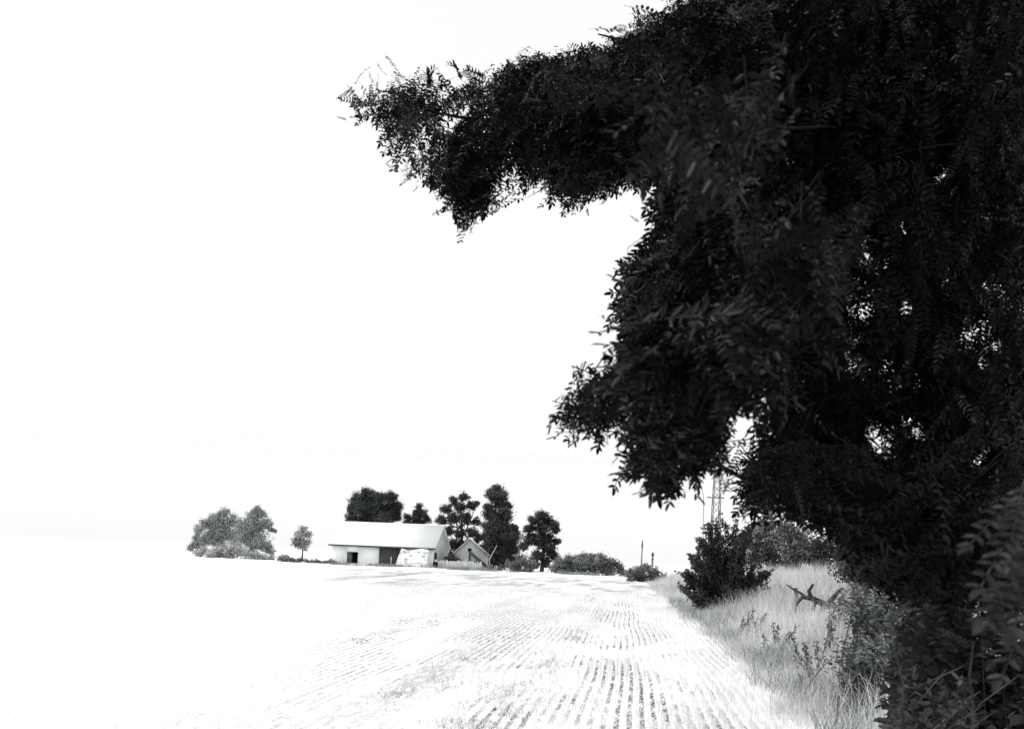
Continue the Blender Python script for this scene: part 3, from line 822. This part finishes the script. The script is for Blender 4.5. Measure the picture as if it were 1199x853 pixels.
leafy_plants('nettle_clump', 'dark leafy nettles filling the lower right corner', [(1050, 720), (1090, 685), (1150, 690), (1210, 700), (1210, 860), (1050, 860)], (4.5, 5.6), 300, M_under, .075, .35, GU, 34)
leafy_plants('nettle_clump', 'slightly lighter leafy weeds at the bottom edge right of the grass stalks', [(1055, 800), (1090, 780), (1130, 800), (1120, 860), (1050, 860)], (4.2, 4.9), 60, M_weeds, .06, .3, GU, 26)

# tall near grass stalks with seed heads
mb = MB()
n = 30
for i in range(n):
    u0 = rng.uniform(995, 1068); Yg = rng.uniform(3.9, 4.5)
    a = at(u0, 850, Yg); a[2] = float(ground_z(a[0], a[1]))
    hh = rng.uniform(.75, 1.28); az = rng.normal(.3, .7)
    tip = a + np.array([math.cos(az) * hh * .34, math.sin(az) * .2 * hh, hh])
    kk = np.linspace(0, 1, 7)[:, None]
    mid = a * .5 + tip * .5 + np.array([rng.normal(-.10, .05) * hh, 0, rng.uniform(.15, .42) * hh])
    path = a * (1 - kk) ** 2 + 2 * mid * kk * (1 - kk) + tip * kk ** 2
    mb.tube(path, .0013 * (1.4 - kk[:, 0]), 4)
    mb.tube([path[-2], path[-1], path[-1] + (path[-1] - path[-2]) * .5], [.0015, .0035, .001], 4)
tag(mb.build('grass_stalks', M_briar), 'tall thin pale grass stalks with seed heads at the bottom right', 'grass', kind='stuff')

# dock and yarrow stalks on the verge
for (u, v, Yd), lb in [((880, 745, 21), 'brown dock stalk standing in the verge below the dark spiky bush'), ((905, 765, 17), 'tall brown dock stalk in the verge grass halfway to the bottom edge'),
                       ((945, 800, 13), 'dock stalk nearest to the field edge near the bottom of the verge'), ((975, 775, 15), 'dock stalk in the verge beside the dim low bramble'), ((915, 690, 30), 'small dock stalk in the bright bank grass left of the stake')]:
    q = at(u, v, Yd); gz = float(ground_z(q[0], q[1]))
    t = thing('dock_plant', (q[0], q[1], gz), lb, 'weed', 'dock stalks on the verge')
    ms, ml = MB(), MB()
    for k in range(6):
        a = np.array([q[0] + rng.normal() * .1, q[1] + rng.normal() * .1, gz - .02]); hh = rng.uniform(.45, .85); e = a + np.array([rng.normal() * .15, rng.normal() * .1, hh])
        ms.tube([a, (a + e) / 2 + rng.normal(size=3) * .02, e], [.009, .007, .004], 4)
        n = 60; f_ = rng.uniform(.35, 1.02, n)[:, None]
        pp = a + (e - a) * f_ + rng.normal(size=(n, 3)) * .022
        stamp(ml, DIA, DIAF, pp, frames(rand_dirs(n), rand_dirs(n)), rng.uniform(.03, .06, n))
    n = 14; dd = unit(rng.normal(size=(n, 3)) * np.array([1, 1, .3]) + np.array([0, 0, .5]))
    stamp(ml, OV, OVF, np.array([q[0], q[1], gz + .02]) + dd * .05, frames(dd, unit(rand_dirs(n) * .3 + np.array([0, 0, 1.]))), rng.uniform(.18, .32, n))
    ms.build('stem', M_dead, t); ml.build('foliage', M_weeds, t)

# dead branch lying in the grass
db = MB()
DY = 24.0
def dp(u, v, dy=0): return at(u, v - 6, DY + dy)
db.tube([dp(1000, 735), dp(985, 722), dp(968, 714), dp(950, 706), dp(938, 704)], [.13, .11, .10, .075, .05], 6)
for pts, r in [([dp(950, 707), dp(947, 697), dp(952, 690, -.2)], .035), ([dp(968, 714), dp(975, 706, .2), dp(984, 696, .3)], .045), ([dp(945, 706), dp(938, 700, .2), dp(930, 696, .2), dp(921, 690, .3)], .022),
               ([dp(956, 708), dp(952, 718, -.2), dp(953, 729, -.3)], .03), ([dp(966, 713), dp(962, 724), dp(960, 735, -.1)], .04), ([dp(975, 718), dp(972, 732)], .045), ([dp(940, 704), dp(933, 712), dp(931, 724)], .025), ([dp(990, 728), dp(987, 740)], .05)]:
    db.tube(pts, np.linspace(r * 2.0, r * 1.0, len(pts)), 6)
tag(db.build('dead_branch', M_dead), 'dark dead branch with broken stubs lying in the bright bank grass', 'branch')
sk = MB(); q = at(932, 712, 26.5); zq = float(ground_z(q[0], q[1])); sk.tube([(q[0], q[1], zq - .1), (q[0] + .02, q[1], at(932, 700, 26.5)[2]), at(931.5, 688, 26.5)], [.065, .06, .055], 6)
tag(sk.build('stake', M_dead), 'short upright dark stake in the grass left of the dead branch', 'stake')

# ------------------------------------------------------------------ overhanging robinia
def compound(npairs, curl, lw=.40, detail=True):
    V, Fq, nv = [], [], 0
    def put(v, f):
        nonlocal nv
        V.append(v); Fq.append(f + nv); nv += len(v)
    zc = lambda x: -curl * x * x
    xs = np.linspace(0, 1, 4)
    rv = np.array([[x, s * .006, zc(x)] for x in xs for s in (-1, 1)])
    put(rv, np.array([[2 * i, 2 * i + 1, 2 * i + 3, 2 * i + 2] for i in range(3)]))
    T = OV if detail else DIA
    TF = OVF if detail else DIAF
    for i in range(npairs):
        x = .16 + .80 * i / (npairs - 1); ll = .165 * (1 - .35 * abs(i / (npairs - 1) - .45))
        for s in (-1, 1):
            a = s * math.radians(66 - 14 * i / npairs + rng.normal() * 6); tl = rng.normal() * .25 - .15
            R = np.array([[math.cos(a), -math.sin(a), 0], [math.sin(a), math.cos(a), 0], [0, 0, 1]])
            q = T * np.array([ll, ll * lw / .6, ll]); q[:, 2] += tl * q[:, 0] * 1.0
            put(q @ R.T + np.array([x, 0, zc(x)]), TF)
    q = T * np.array([.19, .19 * lw / .6, .19]); put(q + np.array([.98, 0, zc(.98)]), TF)
    return np.vstack(V), np.vstack(Fq)
TPL = [compound(p, c) for p, c in ((8, .15), (9, .35), (7, .25), (9, .1), (8, .5), (10, .3))]
TPL_S = [compound(p, c, .46, False) for p, c in ((8, .2), (9, .4), (7, .3))]

def top_edge(u):
    b = 94 - 215 * float(sstep(480, 1220, u)) + 12 * float(sstep(450, 380, u))
    return b - 15 * abs(math.sin(u / 58.0 + .6)) - 9 * abs(math.sin(u / 27.0 + 1.1 * math.sin(u / 90.0))) + 12 + 4 * math.sin(u / 11.0)
def sprays(mbl, mbt, poly, Yr, n_twigs, leaf_len, clip=None, drift=(-.3, 0, -.55), per=(7, 11), twl=(.25, .55), holes=(), tpl=TPL, rag=9, minz=None, keep_noise=None):
    poly = np.array(poly, float); lo, hi = poly.min(0), poly.max(0)
    cl = np.array(clip, float) if clip is not None else poly
    pos, dirs, nrms, scl = [], [], [], []
    cnt = 0
    while cnt < n_twigs:
        q = rng.uniform(lo, hi)
        if not in_poly(q[None], poly)[0]: continue
        cnt += 1
        Y = rng.uniform(*Yr); a = at(q[0], q[1], Y)
        if keep_noise and noise3(a[None], keep_noise[0])[0] < keep_noise[1]: continue
        d = unit(rng.normal(size=3) * .7 + np.array(drift)); L_ = rng.uniform(*twl); nl = rng.integers(*per)
        k = np.linspace(0, 1, 5)[:, None]
        path = a - d * L_ * .5 + d * L_ * k + np.array([0, 0, -.22 * L_]) * k ** 2
        side = unit(np.cross(d, rng.normal(size=3)))
        lpx = to_px(path[2][None])[0]
        used = False; ks = []; tw_off = rng.normal()
        if rng.random() > .40 + .60 * float(sstep(395, 560, q[0])): continue
        for j in range(nl):
            f = (j + .5) / nl; p = a - d * L_ * .5 + d * L_ * f + np.array([0, 0, -.22 * L_]) * f * f
            s = 1 if j % 2 else -1
            ld = unit(d * .5 + side * s * .7 + rng.normal(size=3) * .35 + np.array([-.1, 0, -.4]))
            ll = leaf_len * rng.uniform(.55, 1.35)
            mpx = to_px((p + ld * ll * .8)[None])[0]
            tuft = np.array([noise3(np.array([[mpx[0], mpx[1], 3.0]]), 26.)[0], noise3(np.array([[mpx[0], mpx[1], 900.0]]), 26.)[0]]) - .5
            qpx = mpx + rng.normal(size=2) * rag * .4 + tuft * 3.6 * rag
            tpx = to_px((p + ld * ll)[None])[0]
            if not in_poly(qpx[None], cl)[0]: continue
            bpx = to_px(p[None])[0]
            ragged = 4 + 13 * float(sstep(640, 430, tpx[0]))
            if min(tpx[1], mpx[1], bpx[1]) < top_edge(tpx[0]) + 6 * float(sstep(560, 400, tpx[0])) + rng.normal() * ragged * .6 + tw_off * ragged: continue
            thr = max(.3, 1.35 + rng.normal() * .75)
            if len(HA := np.array(holes)) and any((((q_[0] - HA[:, 0]) / HA[:, 2]) ** 2 + ((q_[1] - HA[:, 1]) / HA[:, 3]) ** 2 < thr).any() for q_ in (bpx, (bpx + tpx) / 2, tpx, bpx * .25 + tpx * .75)): continue
            pos.append(p); dirs.append(ld); scl.append(ll); used = True; ks.append(f)
            nrms.append(unit(rng.normal(size=3) * .55 + np.array([0, -.25, 1.0])))
        if len(ks) > 1 and to_px(path)[:, 1].min() > 116:
            kf = np.linspace(min(ks), max(ks), 4)[:, None]
            pt = a - d * L_ * .5 + d * L_ * kf + np.array([0, 0, -.22 * L_]) * kf ** 2
            mbt.tube(pt, .0022 * (1.3 - .8 * kf[:, 0]), 4)
    if not pos: return
    pos, dirs, nrms, scl = map(np.array, (pos, dirs, nrms, scl))
    R = frames(dirs, nrms); which = rng.integers(0, len(tpl), len(pos))
    for i, (tv, tf) in enumerate(tpl):
        g = which == i
        stamp(mbl, tv, tf, pos[g], R[g], scl[g])

HOLES = [(870, 472, 12, 20), (848, 512, 8, 10), (895, 462, 6, 14), (862, 505, 6, 8), (1012, 362, 16, 8), (1062, 356, 14, 9), (1140, 385, 14, 9), (1030, 515, 14, 14), (1080, 505, 9, 8), (1142, 542, 14, 9), (1120, 480, 6, 5),
         (772, 205, 7, 8), (1020, 268, 6, 5), (1040, 300, 8, 4), (1170, 405, 8, 6), (980, 225, 7, 5), (1000, 320, 8, 5), (1100, 420, 8, 5), (960, 300, 5, 4), (1050, 180, 6, 4), (830, 300, 6, 5), (1165, 330, 6, 5), (1095, 255, 6, 4),
         (1040, 425, 10, 7), (925, 395, 6, 4), (1180, 455, 8, 6), (1000, 345, 9, 5), (1085, 372, 9, 6), (1150, 420, 10, 8), (1120, 395, 7, 5), (1045, 530, 8, 8), (1015, 500, 7, 9), (1105, 528, 7, 5), (1160, 560, 9, 6), (940, 330, 5, 4), (1010, 210, 4, 3), (1130, 300, 6, 4), (900, 350, 5, 4), (975, 270, 4, 4), (1060, 230, 4, 3), (930, 180, 4, 3), (752, 172, 7, 12), (985, 190, 5, 4)]
HOLES += [(rng.uniform(900, 1195), rng.uniform(130, 560), rng.uniform(5, 9), rng.uniform(4, 8)) for _ in range(42)]
tb_ = at(1120, 700, 5.6)
tb_[2] = float(ground_z(tb_[0], tb_[1]))
robinia = thing('robinia_tree', tb_, 'huge black overhanging tree with feathery compound leaves filling the right side', 'tree')
LV, TW = MB(), MB()
TOPC = 100
Z_bough = [(386, 70), (395, 112), (425, 132), (450, 150), (472, 172), (468, 205), (486, 205), (498, 190), (505, 228), (522, 225), (545, 266), (560, 238), (590, 230), (604, 192), (612, 222), (640, 215), (658, 242), (690, 220), (748, 208), (800, 200), (810, 70)]
Z_edge = [(765, 210), (775, 245), (788, 284), (756, 294), (732, 308), (727, 345), (736, 380), (722, 428), (736, 470), (760, 505), (830, 480), (850, 430), (910, 440), (910, 190)]
Z_left = [(722, 420), (692, 444), (668, 455), (655, 490), (685, 505), (712, 500), (750, 485), (770, 440)]
Z_low = [(750, 465), (742, 515), (732, 544), (752, 545), (776, 568), (800, 545), (830, 548), (844, 525), (840, 465)]
Z_low2 = [(862, 545), (866, 585), (876, 602), (885, 592), (905, 578), (935, 590), (978, 618), (1008, 648), (1030, 680), (1205, 705), (1205, 500), (900, 510)]
Z_main = [(765, 60), (1215, 40), (1215, 705), (1030, 680), (985, 622), (915, 574), (905, 520), (898, 440), (800, 425), (765, 380), (740, 300), (775, 275)]
sprays(LV, TW, [(560, 110), (600, 60), (680, 10), (740, -60), (800, -110), (1240, -130), (1240, 120), (760, 120)], (4.6, 8.0), 1500, .21, tpl=TPL_S, drift=(-.35, 0, -.3))
sprays(LV, TW, [(600, 110), (640, 50), (720, 0), (780, -50), (1230, -60), (1230, 120), (760, 120)], (3.9, 5.2), 520, .20, drift=(-.4, 0, -.35), holes=[(1010, 40, 9, 6), (1100, 70, 8, 5), (930, 60, 7, 5), (850, 30, 8, 6), (760, 60, 9, 6), (1150, 20, 7, 5)])
sprays(LV, TW, Z_bough, (4.6, 6.0), 420, .20, holes=[(528, 134, 12, 8), (590, 118, 14, 6), (500, 160, 8, 14), (560, 178, 8, 8), (637, 185, 6, 10), (660, 150, 8, 6), (590, 135, 8, 5)], keep_noise=(.5, .22), rag=5)
sprays(LV, TW, [(512, 165), (580, 165), (566, 225), (546, 258), (530, 232)], (4.8, 5.4), 46, .20, clip=[(505, 150), (590, 150), (572, 232), (552, 272), (538, 268), (520, 232)], rag=3)
sprays(LV, TW, [(440, 105), (540, 105), (520, 150), (460, 140)], (4.8, 5.6), 26, .20, rag=4)
sprays(LV, TW, [(560, 75), (600, 190), (690, 222), (760, 212), (800, 70)], (5.4, 7.0), 260, .20)
sprays(LV, TW, Z_edge, (3.3, 4.8), 620, .20, drift=(-.5, 0, -.25), holes=HOLES)
sprays(LV, TW, Z_left, (3.0, 3.5), 46, .17, drift=(-.8, 0, -.3), rag=4)
sprays(LV, TW, Z_low, (2.7, 3.5), 120, .19, drift=(-.6, 0, -.6), rag=5)
sprays(LV, TW, Z_low2, (3.2, 5.5), 520, .20, holes=HOLES)
sprays(LV, TW, Z_main, (5.0, 8.5), 2600, .21, holes=HOLES, tpl=TPL_S)
sprays(LV, TW, Z_main, (3.9, 5.4), 1300, .20, drift=(-.35, 0, -.3), holes=HOLES)
sprays(LV, TW, [(690, 380), (760, 365), (900, 370), (910, 470), (800, 500), (740, 470)], (2.2, 2.8), 100, .22, clip=[(715, 380), (760, 365), (910, 360), (910, 470), (840, 470), (800, 500), (740, 470)], drift=(-.6, 0, -.2))
sprays(LV, TW, [(735, 105), (930, 105), (925, 150), (870, 225), (790, 235), (745, 190)], (1.7, 2.3), 26, .19, drift=(-.35, 0, -.8), per=(6, 9))
sprays(LV, TW, [(860, 260), (1000, 250), (990, 420), (860, 380)], (2.4, 3.2), 70, .22, holes=HOLES)
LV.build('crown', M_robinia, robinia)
TW.build('twigs', M_twig, robinia)
m = MB()
def limb(pts, r0, r1):
    P_ = np.array([at(*q) if len(q) == 3 else q[:3] for q in pts]); n = len(P_)
    tt = np.linspace(0, n - 1, (n - 1) * 5 + 1); out_ = []
    for t_ in tt:
        i = min(int(t_), n - 2); f = t_ - i
        p0, p1, p2, p3 = P_[max(i - 1, 0)], P_[i], P_[i + 1], P_[min(i + 2, n - 1)]
        out_.append(.5 * (2 * p1 + (p2 - p0) * f + (2 * p0 - 5 * p1 + 4 * p2 - p3) * f * f + (3 * p1 - p0 - 3 * p2 + p3) * f ** 3))
    out_ = np.array(out_)
    m.tube(out_, np.linspace(r0, r1, len(out_)), 8)
g0 = tuple(tb_ - np.array([0, 0, .2])) + (0,)
limb([g0, (1115, 700, 5.7), (1105, 560, 5.8), (1090, 420, 5.7), (1075, 300, 5.6), (1070, 180, 5.6), (1050, 40, 5.6), (1060, -90, 5.6)], .115, .03)
m.build('trunk', surface('robinia_bark', .012, .035, (14, 14, 3), .9, .05, bump=.5), robinia)
m = MB()
limb([(1080, 330, 5.3), (960, 200, 5.4), (820, 150, 5.3), (680, 138, 5.3), (560, 140, 5.3), (470, 122, 5.3)], .035, .004)
limb([(1090, 430, 5.0), (960, 400, 4.3), (860, 405, 3.8), (770, 430, 3.4), (700, 465, 3.2)], .024, .004)
limb([(1100, 575, 4.9), (1050, 580, 4.6), (960, 562, 4.2), (905, 575, 3.9), (830, 540, 3.4), (750, 535, 3.1)], .022, .004)
limb([(1085, 360, 5.2), (940, 290, 4.6), (840, 270, 4.2), (750, 310, 4.1), (722, 350, 4.1)], .024, .004)
limb([(1070, 250, 5.3), (1010, 160, 4.5), (930, 150, 3.4), (850, 150, 2.4), (805, 180, 2.1)], .007, .003)
limb([(1105, 560, 4.9), (1040, 590, 5.0), (960, 600, 4.6), (880, 590, 4.0)], .035, .006)
limb([(1080, 300, 5.3), (1130, 220, 5.6), (1170, 130, 5.8)], .05, .015)
limb([(1060, 120, 5.6), (960, 40, 5.4), (860, -30, 5.4), (800, -60, 5.4)], .04, .006)
limb([(1070, 180, 5.6), (900, 90, 5.5), (780, 60, 5.5), (700, 40, 5.5)], .03, .004)
limb([(1080, 210, 5.4), (1060, 260, 4.4), (1120, 190, 4.0), (1150, 125, 3.8)], .010, .005)
limb([(1080, 300, 5.3), (900, 150, 4.6), (760, 130, 4.0)], .03, .006)
m.build('branches', M_twig, robinia)

# young robinia suckers, sunlight put into their leaf colour, at the lower right
def sucker(label, stem, leaves, mat=M_robinia_lit):
    b = at(*stem[0]); b[2] = float(ground_z(b[0], b[1])) - .05
    t = thing('robinia_sapling', b, label, 'sapling', 'young robinia shoots')
    P_ = np.array([b] + [at(*q) for q in stem[1:]])
    ms = MB(); ms.tube(P_, np.linspace(.005, .0025, len(P_)), 5); ms.build('stem', M_bark, t)
    ml = MB()
    for i, (q0, q1, up) in enumerate(leaves):
        a, e = at(*q0), at(*q1); d = e - a
        tv, tf = TPL[i % len(TPL)]
        stamp(ml, tv, tf, a[None], frames(d[None], unit(np.array([up], float))), np.array([np.linalg.norm(d)]))
        ms2 = P_[np.argmin(np.linalg.norm(P_ - a, axis=1))]
    ml.build('foliage', mat, t)
sucker('young shoot with one upright bright compound leaf under the tree', [(1060, 850, 3.6), (1058, 800, 3.6), (1050, 770, 3.6), (1046, 760, 3.6)],
       [((1046, 765, 3.6), (1039, 722, 3.5), (-.9, -.3, .3)), ((1052, 775, 3.6), (1090, 745, 3.7), (-.4, -.5, .7)), ((1056, 790, 3.6), (1015, 770, 3.5), (-.2, -.4, .9))])
sucker('young shoot with pale paired leaflets near the bottom right corner', [(1150, 850, 2.6), (1140, 830, 2.6), (1135, 790, 2.6), (1140, 750, 2.6)],
       [((1135, 800, 2.6), (1098, 835, 2.5), (-.5, -.5, .7)), ((1138, 785, 2.6), (1112, 842, 2.5), (-.6, -.3, .7)), ((1138, 770, 2.6), (1180, 745, 2.7), (-.3, -.4, .9)), ((1140, 760, 2.6), (1105, 735, 2.7), (-.3, -.4, .9)), ((1135, 810, 2.6), (1160, 845, 2.5), (-.4, -.4, .8))])

sucker('tall young shoot with pale feathery leaves drooping in at the right edge', [(1235, 850, 1.9), (1232, 700, 1.9), (1222, 600, 1.85), (1200, 560, 1.8)],
       [((1205, 570, 1.8), (1135, 628, 1.75), (-.3, -.7, .6)), ((1212, 585, 1.8), (1150, 655, 1.7), (-.3, -.6, .7)), ((1222, 600, 1.85), (1168, 690, 1.75), (-.4, -.7, .5)),
        ((1228, 640, 1.9), (1155, 715, 1.75), (-.3, -.6, .7)), ((1230, 670, 1.9), (1178, 755, 1.8), (-.4, -.7, .5)), ((1200, 560, 1.8), (1178, 640, 1.72), (-.5, -.7, .4)), ((1226, 620, 1.9), (1190, 720, 1.72), (-.4, -.8, .4))])
